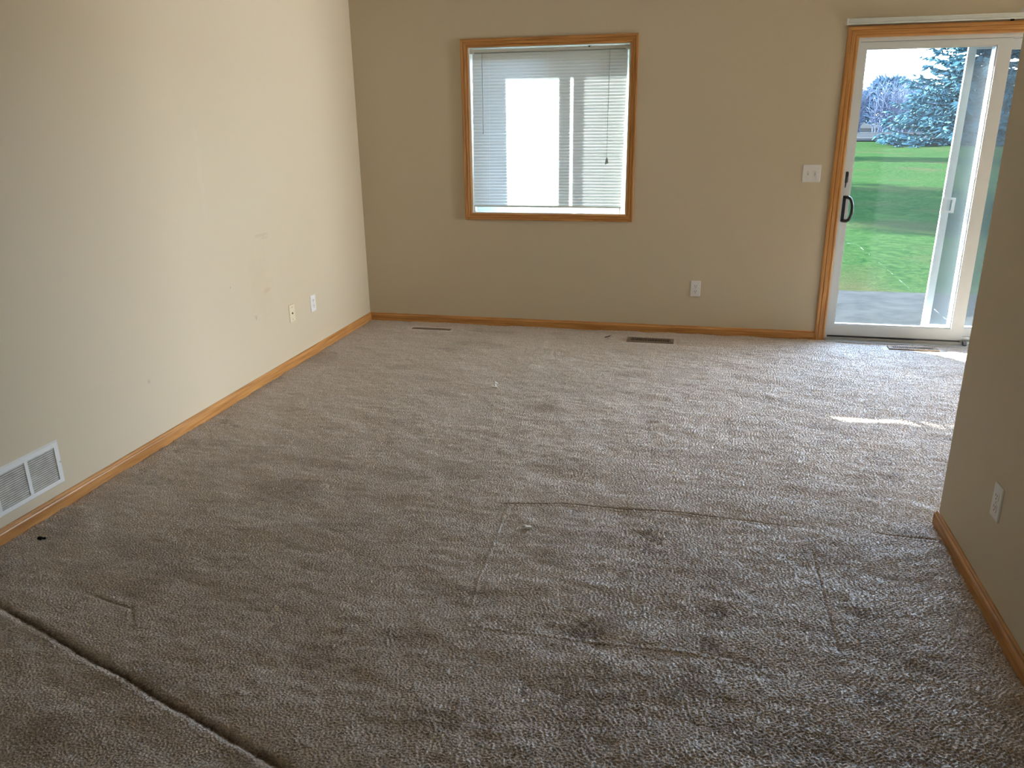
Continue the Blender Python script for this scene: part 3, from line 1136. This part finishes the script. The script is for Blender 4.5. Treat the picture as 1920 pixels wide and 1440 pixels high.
# ------------------------------------------------------------------ floor registers
def register(loc, w, d, nsl, label, ztop, mat):
    t_ = empty('floor_register', loc)
    tag(t_, label, 'floor vent', 'floor registers')
    m_ = MB()
    fr = 0.014
    rect = [(-w / 2, -d / 2), (w / 2, -d / 2), (w / 2, d / 2), (-w / 2, d / 2)]
    rin = [(-w / 2 + .026, -d / 2 + fr), (w / 2 - .026, -d / 2 + fr), (w / 2 - .026, d / 2 - fr), (-w / 2 + .026, d / 2 - fr)]
    rt_ = [(x * .985, y * .94) for x, y in rect]
    m_.add([(x, y, -0.004) for x, y in rect] + [(x, y, ztop) for x, y in rt_] + [(x, y, ztop) for x, y in rin] + [(x, y, ztop - .010) for x, y in rin],
           [(a * 4 + k, a * 4 + (k + 1) % 4, a * 4 + 4 + (k + 1) % 4, a * 4 + 4 + k) for a in range(3) for k in range(4)])
    m_.build('frame', mat, t_)
    m_ = MB()
    x0, x1 = -w / 2 + .026, w / 2 - .026
    for i in range(nsl):
        xc = x0 + (x1 - x0) * (i + 0.5) / nsl
        m_.box((xc - .0026, -d / 2 + fr, ztop - .008), (xc + .0026, d / 2 - fr, ztop - .0005))
    m_.build('louvers', mat, t_)
    m_ = MB()
    m_.box((x0, -d / 2 + fr, ztop - .0105), (x1, d / 2 - fr, ztop - .0095))
    m_.build('dark_duct_sheet', M['dark'], t_)  # near-black sheet in place of the duct's shaded depth
    return t_


register((0.585, -0.200, 0), 0.31, 0.040, 22, 'brown floor vent half sunk in the carpet near the back left corner', 0.002, M['bronze'])
register((2.257, -0.250, 0), 0.335, 0.105, 24, 'brown slotted floor vent in the carpet along the back wall, right of the dead leaf', 0.008, M['bronze'])
register((4.030, -0.140, 0), 0.32, 0.075, 22, 'floor vent in the sunlit carpet right before the sliding door', 0.006, M['bronze'])


# ------------------------------------------------------------------ fill light added behind the camera, dressed as a ceiling lamp
t = empty('fill_lamp', (1.7, -6.4, CEIL))
tag(t, 'added round fill lamp on the ceiling behind the camera, out of view', 'fill lamp')
mb = MB()
mb.tube([(0, 0, 0), (0, 0, -0.018), (0, 0, -0.022)], [0.16, 0.16, 0.15], 32)
mb.build('base', M['white_paint'], t)
mb = MB()
mb.tube([(0, 0, -0.022), (0, 0, -0.034), (0, 0, -0.048), (0, 0, -0.056), (0, 0, -0.058)], [0.145, 0.135, 0.10, 0.05, 0.01], 32)
mb.build('bowl', M['plastic'], t, smooth=True)
pl_ = bpy.data.lights.new('fill_lamp_light', 'POINT')
pl_.energy = FILL
pl_.color = (1.0, 0.93, 0.84)
pl_.shadow_soft_size = 0.10
plo = bpy.data.objects.new('fill_lamp_light', pl_)
plo.location = (1.7, -6.4, CEIL - 0.2)
COL.objects.link(plo)

# ------------------------------------------------------------------ litter on the carpet
def jitter_blob(m_, c, rx, ry, rz, seed, sub_=2):
    r_ = random.Random(seed)
    bm = bmesh.new()
    bmesh.ops.create_icosphere(bm, subdivisions=sub_, radius=1.0)
    vs = []
    for v in bm.verts:
        k = 1 + r_.uniform(-.22, .22)
        vs.append((c[0] + v.co.x * rx * k, c[1] + v.co.y * ry * k, c[2] + v.co.z * rz * k))
    fs = [tuple(v.index for v in f.verts) for f in bm.faces]
    bm.free()
    m_.add(vs, fs)


mb = MB()
x, y, z = 1.413, -1.484, floor_z(1.413, -1.484) + 0.004
mb.box((x - .016, y - .012, z - .002), (x + .016, y + .000, z + .004))
mb.loft([[(x - .006, y - .006, z + .004), (x + .006, y - .006, z + .004), (x + .006, y + .010, z + .004), (x - .006, y + .010, z + .004)],
         [(x - .004, y + .006, z + .030), (x + .004, y + .006, z + .030), (x + .004, y + .016, z + .030), (x - .004, y + .016, z + .030)]])
mb.box((x - .015, y + .002, z + .016), (x + .015, y + .012, z + .022))
tag(mb.build('plastic_clip', M['paper']), 'small white plastic clip lying in the middle of the carpet before the window', 'litter')
mb = MB()
zf = floor_z(1.964, -3.137)
jitter_blob(mb, (1.964, -3.137, zf + .006), .015, .012, .0055, 5)
jitter_blob(mb, (1.950, -3.130, zf + .006), .011, .009, .005, 6)
tag(mb.build('paper_scrap', M['paper']), 'crumpled white paper scrap inside the rectangular print on the carpet', 'litter')
mb = MB()
zf = floor_z(0.121, -3.604)
jitter_blob(mb, (0.121, -3.604, zf + .004), .012, .008, .007, 8)
jitter_blob(mb, (0.136, -3.598, zf + .003), .008, .004, .005, 9)
tag(mb.build('lint_ball', M['lint']), 'black lint ball on the carpet below the return-air grille', 'litter')
mb = MB()
pl = []
for k in range(9):
    u = k / 8
    w_ = 0.012 * math.sin(math.pi * u) ** 0.7 + .0005
    px_, pz_ = 1.925 + .045 * u, floor_z(1.945, -0.236, .02) + .001 + 0.016 * u * u
    pl.append([(px_, -0.236 - w_, pz_ + .004), (px_, -0.236, pz_), (px_, -0.236 + w_, pz_ + .004), (px_, -0.236, pz_ + .0012)])
mb.loft(pl)
tag(mb.build('dead_leaf', M['leaf']), 'curled dark dead leaf on the carpet left of the slotted floor vent', 'leaf')
for i, (x, y) in enumerate([(0.486, -3.956), (0.678, -3.890), (0.984, -4.313), (2.156, -3.473), (0.473, -2.643), (1.020, -2.707), (0.044, -1.716)]):
    lab = ['white crumb just above the long carpet crease, leftmost', 'white crumb above the carpet crease, second from the left edge',
           'white crumb below the long carpet crease at bottom left', 'white crumb between the dark stains of the rectangular print',
           'white crumb on the carpet a little out from the left baseboard', 'white crumb on open carpet left of the rectangular print',
           'white crumb on the carpet touching the left baseboard'][i]
    mb = MB()
    jitter_blob(mb, (x, y, floor_z(x, y, .005) + .0025), .0055, .0042, .0028, 20 + i, 1)
    tag(mb.build('crumb', M['paper']), lab, 'litter', 'crumbs on the carpet')

# ------------------------------------------------------------------ outside
mb = MB()
mb.box((-3.0, WT, -0.30), (8.5, 2.36, -0.11))
struct(mb.build('floor_patio', M['concrete']), 'grey concrete patio slab outside the sliding door', 'patio')


def lawn():
    m_ = MB()
    nx, ny = 150, 150
    r_ = random.Random(2)
    xs = [-60 + 180 * (i / nx) for i in range(nx + 1)]
    ys = [2.30 + 65.7 * (k / ny) ** 2 for k in range(ny + 1)]
    vs = []
    for y_ in ys:
        for x_ in xs:
            a = min(1, (y_ - 2.3) / 6)
            vs.append((x_, y_, -0.135 + a * (0.05 * math.sin(x_ * .5 + y_ * .31) + 0.04 * math.sin(y_ * .62 - x_ * .17))))
    fs = [(k * (nx + 1) + i, k * (nx + 1) + i + 1, (k + 1) * (nx + 1) + i + 1, (k + 1) * (nx + 1) + i) for k in range(ny) for i in range(nx)]
    m_.add(vs, fs)
    m_.box((-40, 0.3, -0.5), (-3.0, 2.3, -0.14))
    m_.box((8.5, 0.3, -0.5), (90, 2.3, -0.14))
    return m_.build('floor_lawn', M['grass'])


struct(lawn(), 'mown green lawn beyond the patio', 'lawn')
mb = MB()
mb.box((-120, 68.5, -0.5), (330, 520, -0.13))
struct(mb.build('floor_verge', M['verge']), 'dull dry ground under the shrubs beyond the road', 'ground')
mb = MB()
mb.loft([[(x, 52.0, -0.10), (x, 67.0, -0.10), (x, 67.0, 0.02), (x, 52.0, 0.02)] for x in (-40, 90)])
struct(mb.build('floor_road', M['road']), 'grey road across the far edge of the lawn', 'road')
mb = MB()
for y_ in (51.0, 67.5):
    mb.box((-40, y_, -0.1), (90, y_ + 1.0, 0.06))
struct(mb.build('trim_kerb', M['kerb']), 'pale kerb strips along the road', 'kerb')


def spindle(m_, p, d, L, r):
    d = d.normalized()
    u = d.orthogonal().normalized()
    w = d.cross(u)
    a = p + d * L * .35
    e_ = p + d * L
    m_.add([p, a + u * r, a + w * r, a - u * r, a - w * r, e_],
           [(0, 2, 1), (0, 3, 2), (0, 4, 3), (0, 1, 4), (5, 1, 2), (5, 2, 3), (5, 3, 4), (5, 4, 1)])


def fast_obj(m_, name, mat, parent):
    me = bpy.data.meshes.new(name)
    me.from_pydata([tuple(p) for p in m_.v], [], m_.f)
    me.materials.append(mat)
    ob = bpy.data.objects.new(name, me)
    COL.objects.link(ob)
    ob.parent = parent
    return ob


def make_spruce(loc, H, R, seed, label, dens=1.0, group=None):
    r_ = random.Random(seed)
    t_ = empty('spruce_tree', loc)
    tag(t_, label, 'tree', group)
    m_ = MB()
    m_.tube([(0, 0, -0.3), (0, 0, H * .5), (0, 0, H * .97)], [H * .022, H * .012, .02], 8)
    fast_obj(m_, 'trunk', M['bark'], t_)
    fol = MB()
    br = MB()
    nb = int(H * 32 * dens)
    for i in range(nb):
        u = (i + r_.random()) / nb
        z = 0.15 + (H - 0.3) * u ** 1.18
        k = 1 - z / H
        L = R * (k ** 0.85) * r_.uniform(.72 if k < .85 else .82, 1.05) + .12
        az = i * 2.39996 + r_.uniform(-.3, .3)
        out = Vector((math.cos(az), math.sin(az), 0))
        pts = []
        n = 6
        droop = r_.uniform(.10, .30) * (0.3 + k)
        for s_ in range(n + 1):
            q = s_ / n
            pts.append(Vector((0, 0, z)) + out * (L * q) + Vector((0, 0, L * (-.9 * droop * q * (1.5 - q) * 1.2 + .10 * q ** 3))))
        br.tube(pts, [.02 + .012 * L * (1 - s_ / n) for s_ in range(n + 1)], 4, caps=False)
        side = out.cross(Vector((0, 0, 1)))
        nt_ = int((6 + 15 * L) * dens)
        for j in range(nt_):
            q = r_.uniform(.12, 1.0)
            fi = min(int(q * n), n - 1)
            p = pts[fi].lerp(pts[fi + 1], q * n - fi)
            sg = r_.choice((-1, 1))
            d = side * sg * r_.uniform(.3, 1.1) + out * r_.uniform(.35, 1.1) + Vector((0, 0, r_.uniform(-.55, .28)))
            spindle(fol, p, d, r_.uniform(.28, .66) * (0.55 + .5 * k), r_.uniform(.045, .085))
    fast_obj(br, 'branches', M['bark'], t_)
    fast_obj(fol, 'foliage', M['needles'], t_)
    return t_


make_spruce((16.9, 43.5, -0.1), 12.5, 5.1, 11, 'big blue spruce on the lawn, seen through the sliding glass', 1.0)
make_spruce((26.8, 49.0, -0.1), 11.0, 4.4, 12, 'second spruce right behind the big blue spruce', 0.8)
make_spruce((-15.5, 27.5, -0.1), 20.0, 5.6, 13, 'tall spruce out of frame left of the lawn whose shadow crosses the near grass', 0.95)
make_spruce((-8.5, 41.5, -0.1), 14.0, 4.2, 14, 'spruce out of frame left of the lawn whose shadow crosses the far grass', 0.95)


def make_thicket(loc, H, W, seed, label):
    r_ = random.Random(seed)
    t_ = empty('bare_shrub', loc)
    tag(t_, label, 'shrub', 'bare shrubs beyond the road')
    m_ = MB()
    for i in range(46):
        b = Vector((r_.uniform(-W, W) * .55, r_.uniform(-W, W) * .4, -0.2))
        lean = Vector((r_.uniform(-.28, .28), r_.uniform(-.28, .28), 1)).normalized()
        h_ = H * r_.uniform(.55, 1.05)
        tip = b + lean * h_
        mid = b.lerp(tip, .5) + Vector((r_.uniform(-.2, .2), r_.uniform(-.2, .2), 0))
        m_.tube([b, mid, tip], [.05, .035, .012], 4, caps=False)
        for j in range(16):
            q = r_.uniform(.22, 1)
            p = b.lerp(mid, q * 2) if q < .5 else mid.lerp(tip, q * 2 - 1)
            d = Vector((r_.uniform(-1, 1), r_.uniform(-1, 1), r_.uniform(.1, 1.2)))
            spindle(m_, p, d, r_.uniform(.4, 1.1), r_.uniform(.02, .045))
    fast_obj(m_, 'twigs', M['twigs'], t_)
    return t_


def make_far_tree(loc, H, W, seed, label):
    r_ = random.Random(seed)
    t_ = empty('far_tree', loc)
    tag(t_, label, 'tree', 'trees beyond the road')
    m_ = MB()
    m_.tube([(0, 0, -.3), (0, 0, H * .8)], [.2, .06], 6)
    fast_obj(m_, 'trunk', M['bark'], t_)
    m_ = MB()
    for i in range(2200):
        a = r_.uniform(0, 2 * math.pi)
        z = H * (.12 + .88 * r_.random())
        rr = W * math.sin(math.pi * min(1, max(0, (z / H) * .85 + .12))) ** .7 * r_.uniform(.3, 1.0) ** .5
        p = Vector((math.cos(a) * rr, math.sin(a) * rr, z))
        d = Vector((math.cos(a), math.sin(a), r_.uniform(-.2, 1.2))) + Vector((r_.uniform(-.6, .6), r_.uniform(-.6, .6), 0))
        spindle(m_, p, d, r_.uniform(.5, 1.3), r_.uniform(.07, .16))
    fast_obj(m_, 'foliage', M['far_haze'], t_)
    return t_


words = ['first', 'second', 'third', 'fourth', 'fifth', 'sixth', 'seventh', 'eighth']
rr = random.Random(5)
for i in range(8):
    x = 13.0 + i * 2.6
    y = 72.5 + (i % 2) * 4.6 + rr.uniform(-.4, .4)
    make_thicket((x, y, -0.1), rr.uniform(3.6, 4.6), 2.1, 40 + i,
                 'bare grey shrub beyond the road, %s from the left through the glass' % words[i])
for i in range(8):
    x = 13.6 + i * 3.9
    y = 90 + (i % 2) * 9 + rr.uniform(-1, 1)
    make_far_tree((x, y, -0.1), rr.uniform(4.8, 6.4), rr.uniform(2.5, 3.0), 70 + i,
                  'hazy bluish tree behind the bare shrubs, %s from the left through the glass' % words[i])
